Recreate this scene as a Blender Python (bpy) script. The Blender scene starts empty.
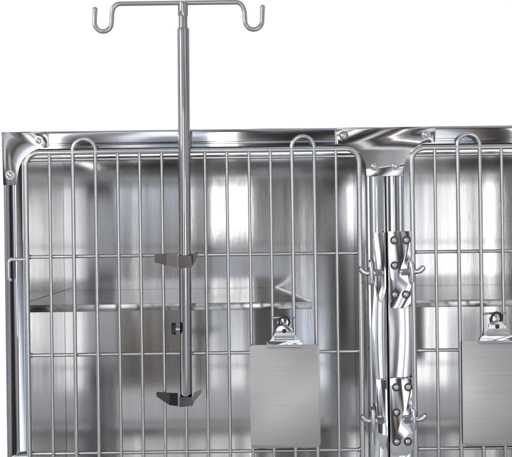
import bpy, bmesh, math, random
from mathutils import Vector, Matrix
random.seed(4)
C = bpy.context.scene.collection
S = 0.002            # metres per unit of the working grid
D = 1.8              # camera distance
CU, CV = 256.0, 228.5
ZC = 0.70            # height of the grid centre over the floor
def W(u, v, y=0.0, fit=False):
    k = (D + y) / D if fit else 1.0
    return Vector(((u-CU)*S*k, y, ZC - (v-CV)*S*k))

# ---------------------------------------------------------------- materials
def mat_metal(name, col, rough, streak=None, bump=0.0, var=0.12, scale=1.0, wave=0.0, wscale=(5,5,5), rvar=.2):
    m = bpy.data.materials.new(name); m.use_nodes = True
    nt = m.node_tree; b = nt.nodes['Principled BSDF']
    b.inputs['Metallic'].default_value = 1.0
    tc = nt.nodes.new('ShaderNodeTexCoord')
    mp = nt.nodes.new('ShaderNodeMapping')
    sc = {'v': (260, 260, 2), 'h': (2, 2, 260), None: (14, 14, 14)}[streak]
    mp.inputs['Scale'].default_value = [q*scale for q in sc]
    n = nt.nodes.new('ShaderNodeTexNoise'); n.inputs['Detail'].default_value = 3
    nt.links.new(tc.outputs['Object'], mp.inputs[0]); nt.links.new(mp.outputs[0], n.inputs['Vector'])
    r = nt.nodes.new('ShaderNodeValToRGB')
    r.color_ramp.elements[0].position = .3; r.color_ramp.elements[1].position = .7
    r.color_ramp.elements[0].color = [c*(1-var) for c in col]+[1]
    r.color_ramp.elements[1].color = [min(1, c*(1+var*.6)) for c in col]+[1]
    nt.links.new(n.outputs['Fac'], r.inputs[0]); nt.links.new(r.outputs[0], b.inputs['Base Color'])
    n2 = nt.nodes.new('ShaderNodeTexNoise'); n2.inputs['Scale'].default_value = 4; n2.inputs['Detail'].default_value = 2
    nt.links.new(tc.outputs['Object'], n2.inputs['Vector'])
    mr = nt.nodes.new('ShaderNodeMapRange')
    mr.inputs[3].default_value = rough*(1-rvar); mr.inputs[4].default_value = rough*(1+rvar)
    mr.inputs[1].default_value = .3; mr.inputs[2].default_value = .7
    nt.links.new(n2.outputs['Fac'], mr.inputs[0]); nt.links.new(mr.outputs[0], b.inputs['Roughness'])
    last = None
    if bump:
        bp = nt.nodes.new('ShaderNodeBump'); bp.inputs['Strength'].default_value = bump; bp.inputs['Distance'].default_value = .0002
        nt.links.new(n.outputs['Fac'], bp.inputs['Height']); last = bp
    if wave:
        mp3 = nt.nodes.new('ShaderNodeMapping'); mp3.inputs['Scale'].default_value = wscale
        nt.links.new(tc.outputs['Object'], mp3.inputs[0])
        n3 = nt.nodes.new('ShaderNodeTexNoise'); n3.inputs['Scale'].default_value = 1; n3.inputs['Detail'].default_value = 1
        nt.links.new(mp3.outputs[0], n3.inputs['Vector'])
        b2 = nt.nodes.new('ShaderNodeBump'); b2.inputs['Strength'].default_value = 1; b2.inputs['Distance'].default_value = wave
        nt.links.new(n3.outputs['Fac'], b2.inputs['Height'])
        if last: nt.links.new(last.outputs[0], b2.inputs['Normal'])
        last = b2
    if last: nt.links.new(last.outputs[0], b.inputs['Normal'])
    return m
M_ROD   = mat_metal('rod_steel', (.62,.615,.61), .19, None, var=.02, scale=.5, rvar=0)
M_POLE  = mat_metal('pole_steel', (.42,.415,.415), .10, None, var=.02, scale=.5, rvar=0)
M_HOOK  = mat_metal('hook_steel', (.48,.475,.47), .20, None, var=.01, scale=.3, rvar=0)
M_POL   = mat_metal('polished_steel', (.56,.575,.60), .045, None, var=.04, wave=.0007, wscale=(7,6,3))
M_RAIL  = mat_metal('rail_steel', (.58,.58,.59), .06, None, var=.04, wave=.0010, wscale=(2.6,2.2,16))
M_POST_REFL = mat_metal('post_reflection_steel', (.93,.93,.94), .15, None, var=.03, wave=.0012, wscale=(14,14,8))  # near-white base for the strips that imitate the post's bright reflection
M_LEAF  = mat_metal('latch_steel', (.74,.74,.75), .07, None, var=.03, wave=.0006, wscale=(16,10,10))
M_PLATE = mat_metal('bracket_steel', (.50,.485,.475), .09, None, var=.05, wave=.0009, wscale=(9,9,7))
M_BACK  = mat_metal('brushed_wall_steel', (.75,.747,.745), .105, 'v', bump=.12, var=.05, wave=.0030, wscale=(11,11,.3), rvar=.05)
M_SIDE  = mat_metal('side_wall_steel', (.80,.80,.81), .10, 'v', bump=.1, var=.05, wave=.002, wscale=(6,7,.4), rvar=.05)
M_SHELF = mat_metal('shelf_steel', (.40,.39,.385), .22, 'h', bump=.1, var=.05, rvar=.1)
M_BOARD = mat_metal('clipboard_steel', (.49,.48,.475), .46, 'h', bump=.4, var=.10)
M_CLIP  = mat_metal('clip_steel', (.70,.70,.70), .12, None, var=.05)
def mat_plain(name, col, rough):
    m = bpy.data.materials.new(name); m.use_nodes = True; nt = m.node_tree
    b = nt.nodes['Principled BSDF']; b.inputs['Roughness'].default_value = rough
    n = nt.nodes.new('ShaderNodeTexNoise'); n.inputs['Scale'].default_value = 30
    r = nt.nodes.new('ShaderNodeValToRGB')
    r.color_ramp.elements[0].color = [c*.85 for c in col]+[1]; r.color_ramp.elements[1].color = list(col)+[1]
    nt.links.new(n.outputs['Fac'], r.inputs[0]); nt.links.new(r.outputs[0], b.inputs['Base Color'])
    return m
M_BLACK = mat_plain('black_plastic', (.02,.02,.022), .35)
M_FLOOR = mat_plain('studio_floor', (.75,.75,.75), .6)

# ---------------------------------------------------------------- mesh helpers
def link(name, bm, m, parent=None, smooth=True):
    me = bpy.data.meshes.new(name); bmesh.ops.recalc_face_normals(bm, faces=bm.faces)
    bm.to_mesh(me); bm.free(); me.materials.append(m)
    for p in me.polygons: p.use_smooth = smooth
    if smooth:
        try: me.set_sharp_from_angle(angle=math.radians(35))
        except Exception: pass
    o = bpy.data.objects.new(name, me); C.objects.link(o)
    if parent: o.parent = parent; 
    return o
def add_box(bm, a, b, bev=0.0, seg=2):
    lo = [min(a[i], b[i]) for i in range(3)]; hi = [max(a[i], b[i]) for i in range(3)]
    vs = [bm.verts.new((x,y,z)) for x in (lo[0],hi[0]) for y in (lo[1],hi[1]) for z in (lo[2],hi[2])]
    fs = [bm.faces.new([vs[i] for i in q]) for q in ((0,1,3,2),(4,6,7,5),(0,4,5,1),(2,3,7,6),(0,2,6,4),(1,5,7,3))]
    if bev:
        es = list({e for f in fs for e in f.edges})
        bmesh.ops.bevel(bm, geom=es, offset=bev, segments=seg, profile=.5, affect='EDGES')
def prism(bm, pts, y0, y1, bev=0.0):          # outline on the grid, extruded in depth
    lo = [bm.verts.new((W(u,v).x, y0, W(u,v).z)) for u, v in pts]
    hi = [bm.verts.new((W(u,v).x, y1, W(u,v).z)) for u, v in pts]
    n = len(pts); f0 = bm.faces.new(lo); f1 = bm.faces.new(hi[::-1])
    for i in range(n): bm.faces.new((lo[i], hi[i], hi[(i+1)%n], lo[(i+1)%n]))
    if bev: bmesh.ops.bevel(bm, geom=list(f0.edges), offset=bev, segments=2, profile=.5, affect='EDGES')
def rounded(u0, v0, u1, v1, r, n=5):
    out = []
    for cx, cy, a0 in ((u1-r, v0+r, -90), (u1-r, v1-r, 0), (u0+r, v1-r, 90), (u0+r, v0+r, 180)):
        for i in range(n+1):
            a = math.radians(a0 + 90*i/n); out.append((cx+r*math.cos(a), cy+r*math.sin(a)))
    return out
def tube(bm, pts, rad, seg=14, closed=False, cap=True):
    pts = [Vector(p) for p in pts]; n = len(pts)
    rads = rad if isinstance(rad, (list, tuple)) else [rad]*n
    T = []
    for i in range(n):
        if closed: t = pts[(i+1)%n]-pts[i-1]
        else: t = pts[min(i+1,n-1)]-pts[max(i-1,0)]
        T.append(t.normalized())
    ref = Vector((0,1,0)) if abs(T[0].y) < .9 else Vector((1,0,0))
    nrm = (ref - T[0]*ref.dot(T[0])).normalized(); rings = []
    for i in range(n):
        nrm = (nrm - T[i]*nrm.dot(T[i])).normalized(); bn = T[i].cross(nrm)
        rings.append([bm.verts.new(pts[i] + (nrm*math.cos(2*math.pi*k/seg) + bn*math.sin(2*math.pi*k/seg))*rads[i]) for k in range(seg)])
    for i in range(n if closed else n-1):
        a, b = rings[i], rings[(i+1)%n]
        for k in range(seg): bm.faces.new((a[k], a[(k+1)%seg], b[(k+1)%seg], b[k]))
    if cap and not closed:
        bm.faces.new(rings[0][::-1]); bm.faces.new(rings[-1])
def dome(bm, c, r, h, seg=16):                 # rivet head facing -y
    pts = [Vector((0,0,0)), Vector((0,-h*.35,0)), Vector((0,-h*.8,0)), Vector((0,-h,0))]
    tube(bm, [c+p for p in pts], [r, r*.95, r*.6, r*.12], seg)
def arc(cu, cv, r, a0, a1, n=10):
    return [(cu+r*math.cos(math.radians(a0+(a1-a0)*i/n)), cv+r*math.sin(math.radians(a0+(a1-a0)*i/n))) for i in range(n+1)]
def thing(name, label, cat, loc=(0,0,0), group=None):
    o = bpy.data.objects.new(name, None); C.objects.link(o); o['label'] = label; o['category'] = cat
    if group: o['group'] = group
    return o

# ---------------------------------------------------------------- the cage
BOT = 562; RIGHT = 769; DEP = .55
cage = thing('animal_cage', 'stainless steel animal cage bank with two barred doors side by side', 'cage')
bm = bmesh.new()
a, b = W(3, 129.5), W(RIGHT-1, 131)
add_box(bm, (a.x, .0305, a.z), (b.x, DEP+.004, b.z), .0008, 2)
link('roof_panel', bm, M_POL, cage)
def rail(v0, v1):
    # folded sheet rail: small rounded top edge, flat face, one pressed line near its lower edge
    prof = [(0,.029),(0,.0035),(.04,.0014),(.09,.0003),(.14,0),(.40,-.0004),(.66,0),(.70,.0014),(.76,.0016),(.80,0),(.95,0),(.98,.001),(1,.003),(1,.029)]
    bm = bmesh.new(); A=[];B=[]
    for t,y in prof:
        v = v0+(v1-v0)*t; A.append(bm.verts.new(W(2.5,v,y))); B.append(bm.verts.new(W(RIGHT-.5,v,y)))
    for i in range(len(prof)-1): bm.faces.new((A[i],A[i+1],B[i+1],B[i]))
    bm.faces.new((A[-1],A[0],B[0],B[-1])); bm.faces.new(A); bm.faces.new(B[::-1])
    return bm
link('top_rail', rail(128.5,147), M_RAIL, cage)
link('bottom_rail', rail(545,BOT), M_RAIL, cage)
def post(u0, u1, s=1):
    # folded channel: two flat faces meeting at a soft crease, rounded return edges
    bm = bmesh.new(); w = u1-u0
    prof = [(0,.028),(0,.0060),(.02,.0040),(.06,.0030),(.12,.0026),(.36,.0010),(.42,.0007),(.48,.0010),(.72,.0030),(.88,.0046),(.95,.0054),(.98,.0062),(1,.0080),(1,.028)]
    if s < 0: prof = [(1-t,y) for t,y in prof][::-1]
    top, bot = W(0,147.6).z, W(0,544.4).z
    A = [bm.verts.new((W(u0+w*t,0).x, y, top)) for t, y in prof]; B = [bm.verts.new((W(u0+w*t,0).x, y, bot)) for t, y in prof]
    for i in range(len(prof)-1): bm.faces.new((A[i],A[i+1],B[i+1],B[i]))
    bm.faces.new((A[-1],A[0],B[0],B[-1]))
    return link('corner_post', bm, M_POL, cage)
post(3, 25, -1); post(366.5, 384.5, -1); post(386.5, 405); post(746, 768)
for u in (4, 384.6, 767.6):
    bm = bmesh.new(); a, b = W(u-.8, 131.6), W(u+.8, BOT-.5)
    add_box(bm, (a.x, .031, a.z), (b.x, DEP-.003, b.z)); link('side_wall', bm, M_SIDE, cage)
bm = bmesh.new(); a, b = W(2.5, 131.6), W(RIGHT-.5, BOT-.5)
add_box(bm, (a.x, DEP, a.z), (b.x, DEP+.003, b.z)); link('back_wall', bm, M_BACK, cage)
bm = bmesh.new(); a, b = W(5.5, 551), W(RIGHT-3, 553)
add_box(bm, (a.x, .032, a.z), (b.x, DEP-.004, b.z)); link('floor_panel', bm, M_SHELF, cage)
# shelves inside the bays
def shelf(pl, v):
    bm = bmesh.new(); z0, z1 = W(0,v).z, W(0,v+1.5).z
    A = [bm.verts.new((W(u,0).x,y,z0)) for u,y in pl]; B = [bm.verts.new((W(u,0).x,y,z1)) for u,y in pl]
    bm.faces.new(A); bm.faces.new(B[::-1])
    for i in range(4): bm.faces.new((A[i],B[i],B[(i+1)%4],A[(i+1)%4]))
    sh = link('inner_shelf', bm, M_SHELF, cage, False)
    (ua,ya),(ub,yb) = pl[1], pl[2]
    bm = bmesh.new(); tube(bm, [Vector((W(ua,0).x,ya,z0+.001)), Vector((W(ub,0).x,yb,z0+.001))], .003)
    link('shelf_lip', bm, M_ROD, sh)
    # folded front edge
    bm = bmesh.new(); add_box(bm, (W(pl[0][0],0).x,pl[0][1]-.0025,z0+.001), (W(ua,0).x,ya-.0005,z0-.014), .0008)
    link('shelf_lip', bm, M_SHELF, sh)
shelf([(6,.08),(313,.08),(281,DEP-.004),(6,DEP-.004)], 306)
shelf([(388,.08),(690,.08),(664,DEP-.004),(388,DEP-.004)], 306)
# corner plates and rivets
def plate(name, pts, rivets, y=-.0022):
    bm = bmesh.new(); prism(bm, pts, y, -.0006, .0006); p = link(name, bm, M_PLATE, cage)
    for u, v in rivets:
        bm = bmesh.new(); dome(bm, W(u,v,y), .0070, .0042); link('rivet', bm, M_CLIP, p)
        bm = bmesh.new(); tube(bm, [W(u,v,y+.0002), W(u,v,y-.0005)], .0090, 18); link('washer', bm, M_POLE, p)
    return p
plate('corner_plate', [(3,129),(48,129),(50,131),(50,144)]+arc(46,172,27,-85,-172,8)+[(18,182),(4,182)], [(40,138),(11,172)])
plate('corner_plate', [(338,129),(435,129),(437,131),(436,144)]+arc(431,172,27,-88,-176,8)[0:]+[(403,178),(367,178)]+arc(340,172,27,-4,-90,8)+[(336,145),(336,131)],
      [(345,137),(375,168),(396,168),(427,137)])
plate('corner_plate', [(720,129),(766,129),(766,182),(748,182)]+arc(721,172,26,-8,-92,8), [(730,138),(760,172)])

# doors
def make_door(us, loops, u0, u1, top=150.5, bot=540):
    R = .0052
    path = []
    for cx, cy, a0 in ((u1-13, top+13, -90), (u1-13, bot-13, 0), (u0+13, bot-13, 90), (u0+13, top+13, 180)):
        path += arc(cx, cy, 13, a0, a0+90, 8)
    bm = bmesh.new(); tube(bm, [W(u,v,-.012) for u,v in path], R, 18, closed=True)
    d = link('door', bm, M_ROD, cage)
    for u in us:
        bm = bmesh.new(); tube(bm, [W(u+random.uniform(-.3,.3),top,-.0125), W(u+random.uniform(-.4,.4),bot,-.0125)], .0032, 16); link('bar', bm, M_ROD, d)
    for a, b in loops:
        r = (b-a)/2; c = (a+b)/2
        p = [(a,bot)]+arc(c, 137.5+r, r, 180, 360, 14)+[(b,bot)]
        bm = bmesh.new(); tube(bm, [W(u,v,-.0135) for u,v in p], .0038, 16); link('loop_bar', bm, M_ROD, d)
    for v in (157.5, 254, 352, 450):
        bm = bmesh.new(); tube(bm, [W(u0,v,-.0065), W(u1,v,-.0065)], .0034, 14); link('crossbar', bm, M_ROD, d)
        for ue in (u0+2.2, u1-2.2):
            bm = bmesh.new(); dome(bm, W(ue,v,-.006), .005, .006, 10); link('weld_bead', bm, M_ROD, d)
    return d
U1 = [52,119.5,141.5,163,184.5,206,228,250,271,336]
d1 = make_door(U1, [(75,97.5),(292.5,314.5)], 28, 359)
U2 = [434.5,500.5,522,544,566,588,610,632,654,720]
d2 = make_door(U2, [(457,479),(676,698)], 411.5, 743)
# hinge hooks on the far sides
def hook(parent, u, v, sgn):
    p = [(u,v),(u-sgn*14,v)]+arc(u-sgn*14, v+4, 4, -90, -90-sgn*90, 5)+[(u-sgn*18,v+17)]+arc(u-sgn*15.5, v+18, 2.5, 90+sgn*90, 90, 4)
    bm = bmesh.new(); tube(bm, [W(a,b,-.013) for a,b in p], .0034, 12); link('hinge_hook', bm, M_ROD, parent)
hook(d1, 28, 256, 1); hook(d1, 28, 452, 1); hook(d2, 743, 256, -1); hook(d2, 743, 452, -1)

# latches on the middle posts
def latch(side, v):          # side -1 serves left door, +1 the right door
    if side < 0: pts = [(373,v-36),(384,v-36),(384.3,v+18),(383,v+30),(379,v+34),(376,v+30),(373,v+16)]
    else:        pts = [(387,v-37),(411,v-37),(414,v-34),(414,v+4),(411,v+10),(410,v+34),(404,v+40),(389,v+40),(387,v+34)]
    bm = bmesh.new(); prism(bm, pts, -.0125, -.0095, .0012)
    L = link('latch', bm, M_LEAF, cage)
    rv = [(393,v-28),(405,v-28),(393,v-3),(393,v+26),(404,v+26)] if side > 0 else []
    for q in rv:
        bm = bmesh.new(); tube(bm, [W(q[0],q[1],-.0120), W(q[0],q[1],-.0132)], .0084, 16); link('washer', bm, M_BLACK, L)
        bm = bmesh.new(); dome(bm, W(q[0],q[1],-.0130), .0060, .0045); link('rivet', bm, M_CLIP, L)
    if side < 0: p = [(382,v+4),(379,v+4),(364,v+4),(361,v+2.5),(358,v-1),(357,v-2)]
    else: p = [(398,v+3),(401,v+3),(415,v+3),(418,v+2),(421,v-1),(422,v-2)]
    bm = bmesh.new(); tube(bm, [W(a,b,-.021) for a,b in p], [.003,.0052,.0052,.0056,.0056,.002], 14); link('latch_pin', bm, M_CLIP, L)
    c = 369 if side < 0 else 409
    bm = bmesh.new(); tube(bm, [W(c,v-8,-.012), W(c,v-6,-.024), W(c,v+3,-.0282), W(c,v+13,-.024), W(c,v+15,-.012)], [.0032,.0042,.0048,.0042,.0032], 12); link('latch_grip', bm, M_CLIP, L)
    bm = bmesh.new(); c2 = 376.5 if side < 0 else 403
    tube(bm, [W(c2-3,v+3.5,-.021), W(c2+3,v+3.5,-.021)], .0078, 6); link('pin_guide', bm, M_POLE, L)
    return L
for v in (270, 416):
    latch(-1, v); latch(1, v)
# added bright strips shaped as the post's white reflection, bulging between the latches
def strip(ul, ur, v0, v1, ph, outl, outr):
    bm = bmesh.new(); n = 60; m = 10; grid = []
    for i in range(n+1):
        t = i/n; v = v0+(v1-v0)*t; row = []
        b = math.sin(math.pi*((v-270)/146))**2
        a0 = ul-outl*b; a1 = ur+outr*b
        for j in range(m+1):
            s = j/m; u = a0+(a1-a0)*s
            row.append(bm.verts.new(W(u, v, -.0030-(.0022+.0012*b)*math.sin(math.pi*s)-.0003*math.sin(11*t+3*s+ph))))
        grid.append(row)
    for i in range(n):
        for j in range(m): bm.faces.new((grid[i][j],grid[i][j+1],grid[i+1][j+1],grid[i+1][j]))
    return link('post_reflection_strip', bm, M_POST_REFL, cage)
strip(374,384.4,240,540,.4,4,0); strip(388,408,240,540,2.1,0,5)

# ---------------------------------------------------------------- drip pole
YP = -.030
pole = thing('drip_pole', 'tall steel drip pole with two hooks clamped in front of the left door', 'pole')
def Q(u, v, y=YP): return W(u + 1.5 - 2.2*v/400, v, y, True)
bm = bmesh.new()
tube(bm, [Q(184.4,v) for v in (4,26,27,29)], [.0088,.0088,.0095,.0095], 24)
link('inner_tube', bm, M_POLE, pole)
bm = bmesh.new(); tube(bm, [Q(184.6,v) for v in (27.5,29,160,397,399)], [.0108,.0120,.0120,.0120,.0110], 32)
link('outer_tube', bm, M_POLE, pole)
bm = bmesh.new(); tube(bm, [Q(184.4,v) for v in (1,2,14,15.5)], [.0078,.0102,.0102,.0092], 24)
link('collar', bm, M_POLE, pole)
hp = [(96.5,8),(96,20)]+arc(104.5,21,8.5,180,0,14)+[(113.5,12)]+arc(122,10,8,185,270,8)
hp += [(184,2)]+arc(237,10,8,-90,-5,8)+[(246,12)]+arc(255,21,8.5,180,0,14)+[(264,8)]
bm = bmesh.new(); tube(bm, [Q(a,b) for a,b in hp], .0046, 24); hb = link('hook_bar', bm, M_HOOK, pole)
for u in (96.5, 264):
    bm = bmesh.new(); tube(bm, [Q(u,v) for v in (9,8,6.3,5.2,4.8)], [.0045,.0051,.0048,.003,.0008], 16); link('hook_tip', bm, M_HOOK, hb)
def bracket(prof):
    # folded sheet: (u, v_top, v_bottom, depth) stations, about 1 mm thick
    bm = bmesh.new(); th = .0011; rows = []
    for u, va, vb, y in prof:
        rows.append([bm.verts.new(Q(u,va,y)), bm.verts.new(Q(u,vb,y)), bm.verts.new(Q(u,vb,y)+Vector((0,-th,0))), bm.verts.new(Q(u,va,y)+Vector((0,-th,0)))])
    for i in range(len(rows)-1):
        for j in range(4): bm.faces.new((rows[i][j],rows[i][(j+1)%4],rows[i+1][(j+1)%4],rows[i+1][j]))
    bm.faces.new(rows[0]); bm.faces.new(rows[-1][::-1])
    return link('bracket', bm, M_POLE, pole, False)
bracket([(154,252.5,261,-.020),(166,253,264,-.020),(176.5,253.5,267,-.028),(178,254.5,267.5,-.0435),(191,254.5,266.5,-.0435),(192.5,253.5,265,-.028),(197,250,256,-.020)])
bracket([(155,390.5,395,-.020),(168,391.5,404,-.020),(176.5,392,405,-.028),(178,396,406,-.0435),(191,396,405,-.0435),(192.5,392,401,-.028),(200,388,392,-.020)])
bm = bmesh.new(); c = Q(176.5,328,-.036)
tube(bm, [c+Vector((.004,0,0)), c+Vector((-.004,-.002,0))], .004, 12)
kn = link('knob_screw', bm, M_CLIP, pole)
bm = bmesh.new()
ring=[]
for i in range(40):
    a = 2*math.pi*i/40; r = .0115*(1+.14*math.cos(5*a)); ring.append((math.cos(a)*r, math.sin(a)*r))
lo=[bm.verts.new(c+Vector((-.003,-.004+x*.95,z))) for x,z in ring]; hi=[bm.verts.new(c+Vector((-.011,-.005+x*.85,z*.85+.002))) for x,z in ring]
bm.faces.new(lo); bm.faces.new(hi[::-1])
for i in range(40): bm.faces.new((lo[i],hi[i],hi[(i+1)%40],lo[(i+1)%40]))
link('knob', bm, M_BLACK, pole)

# ---------------------------------------------------------------- clipboards
def clipboard(u0, v0, u1, v1, cu, label):
    t = thing('clipboard', label, 'clipboard', group='metal clipboards hanging on the cage doors')
    y0, y1 = -.0245, -.0228
    bm = bmesh.new(); prism(bm, rounded(u0,v0,u1,v1,4), y0, y1, .0004); link('board', bm, M_BOARD, t)
    bm = bmesh.new()
    prism(bm, [(cu-18,v0-3),(cu-18,v0+1),(cu+18,v0+1),(cu+18,v0-3),(cu+13,v0-5),(cu+9,v0-11),(cu+8,v0-16),(cu+5,v0-19),(cu-5,v0-19),(cu-8,v0-16),(cu-9,v0-11),(cu-13,v0-5)], -.030, -.026, .0012)
    cl = link('clip', bm, M_CLIP, t)
    bm = bmesh.new(); tube(bm, [W(cu-18,v0+1,-.030), W(cu+18,v0+1,-.030)], .0026, 12); link('jaw', bm, M_CLIP, cl)
    bm = bmesh.new(); tube(bm, [W(cu-10,v0-7,-.0285), W(cu+10,v0-7,-.0285)], .0048, 14); link('spring', bm, M_CLIP, cl)
    bm = bmesh.new(); dome(bm, W(cu,v0-14,-.030), .0045, .002); link('rivet', bm, M_BLACK, cl)
    bm = bmesh.new(); prism(bm, [(cu-6,v0-16),(cu+6,v0-16),(cu+7,v0-22),(cu+4,v0-26),(cu-4,v0-26),(cu-7,v0-22)], -.0235, -.0215, .0006); link('back_plate', bm, M_POLE, cl)
    bm = bmesh.new(); tube(bm, [W(a,b,-.026) for a,b in [(cu-4,v0-17),(cu-5.5,v0-21),(cu-4,v0-26),(cu,v0-28),(cu+4,v0-26.5),(cu+5.5,v0-22),(cu+3.5,v0-17)]], .0019, 10); link('ring', bm, M_BLACK, cl)
    bm = bmesh.new(); tube(bm, [W(cu-12,v0-26,-.018), W(cu,v0-27,-.020), W(cu+11,v0-26,-.018)], .0022, 10); link('hanger_wire', bm, M_ROD, t)
    return t
clipboard(248, 343.5, 317, 445, 282.5, 'blank steel clipboard hanging on the left cage door')
clipboard(457.5, 342, 527, 446, 492, 'blank steel clipboard on the right cage door, cut off by the photo edge')

# ---------------------------------------------------------------- studio floor
bm = bmesh.new(); zf = W(0,BOT).z-.002
add_box(bm, (-1.0,-.9,zf-.02), (1.6,.7,zf)); fl = link('floor', bm, M_FLOOR, None, False); fl['kind'] = 'structure'

# ---------------------------------------------------------------- studio surroundings, with invented bars for the steel to reflect
w = bpy.data.worlds.new('World'); bpy.context.scene.world = w; w.use_nodes = True
nt = w.node_tree; N = nt.nodes; L = nt.links; bg = N['Background']
tc = N.new('ShaderNodeTexCoord'); sp = N.new('ShaderNodeSeparateXYZ'); L.new(tc.outputs['Generated'], sp.inputs[0])
def mth(op, a, b=None):
    n = N.new('ShaderNodeMath'); n.operation = op
    for i, x in enumerate((a, b)):
        if x is None: continue
        if isinstance(x, (int, float)): n.inputs[i].default_value = x
        else: L.new(x, n.inputs[i])
    return n.outputs[0]
ny = mth('MULTIPLY', sp.outputs[1], -1)
az = mth('ARCTAN2', sp.outputs[0], ny)
cb = N.new('ShaderNodeCombineXYZ'); L.new(mth('MULTIPLY', az, 6.5), cb.inputs[0]); L.new(mth('MULTIPLY', sp.outputs[2], 1.1), cb.inputs[1])
no = N.new('ShaderNodeTexNoise'); no.inputs['Scale'].default_value = 1.3; no.inputs['Detail'].default_value = 1; L.new(cb.outputs[0], no.inputs['Vector'])
rp = N.new('ShaderNodeValToRGB'); cr = rp.color_ramp
cr.elements[0].position = .32; cr.elements[0].color = (.015,.017,.022,1)
cr.elements[1].position = .70; cr.elements[1].color = (2.1,2.1,2.1,1)
for p, c in ((.41,(.07,.065,.065,1)),(.455,(.27,.225,.19,1)),(.49,(.38,.38,.39,1)),(.525,(.48,.51,.55,1)),(.555,(.40,.54,.76,1)),(.59,(1.15,1.18,1.22,1))):
    e = cr.elements.new(p); e.color = c
L.new(no.outputs['Fac'], rp.inputs[0])
mr = N.new('ShaderNodeMapRange'); mr.inputs[1].default_value = .70; mr.inputs[2].default_value = .86; L.new(sp.outputs[1], mr.inputs[0])
mx = N.new('ShaderNodeMix'); mx.data_type = 'RGBA'; L.new(mr.outputs[0], mx.inputs[0]); L.new(rp.outputs[0], mx.inputs[6]); mx.inputs[7].default_value = (1.1,1.1,1.1,1)
L.new(mx.outputs[2], bg.inputs[0]); bg.inputs[1].default_value = 1.0
def area(name, loc, tgt, sx, sy, e, col=(1,1,1)):
    l = bpy.data.lights.new(name, 'AREA'); l.shape = 'RECTANGLE'; l.size = sx; l.size_y = sy; l.energy = e; l.color = col
    o = bpy.data.objects.new(name, l); C.objects.link(o); o.location = loc
    o.rotation_euler = (Vector(tgt)-Vector(loc)).to_track_quat('-Z','Y').to_euler()
area('softbox', (-2.4,-1.5,1.9), (0,.2,.7), .7, 1.4, 20)
area('added_strip_light', (-1.04,-2.6,.95), (-1.04,0,.95), .15, 1.5, 4.2)  # unseen lamps from here on, added to put bright streaks on the steel
area('added_strip_light', (-.15,-2.6,1.15), (-.15,0,1.15), .12, 1.0, 1.6)
area('added_strip_light', (.62,-2.6,.42), (.62,0,.42), .20, .95, 3.2)  # added to brighten the middle posts and divider
area('added_strip_light', (1.32,-2.6,.95), (1.32,0,.95), .11, 1.5, 1.4)

# ---------------------------------------------------------------- camera
cam = bpy.data.objects.new('Camera', bpy.data.cameras.new('Camera')); C.objects.link(cam)
cam.matrix_world = Matrix.Translation((0,-D,ZC)) @ Matrix.Rotation(math.pi/2,4,'X') @ Matrix.Rotation(math.radians(-.75),4,'Z')
cam.data.sensor_width = 36; cam.data.lens = 36*D/(512*S); cam.data.clip_start = .05; cam.data.clip_end = 100
bpy.context.scene.camera = cam
sc = bpy.context.scene; sc.view_settings.view_transform = 'Standard'; sc.view_settings.look = 'None'; sc.view_settings.exposure = 0
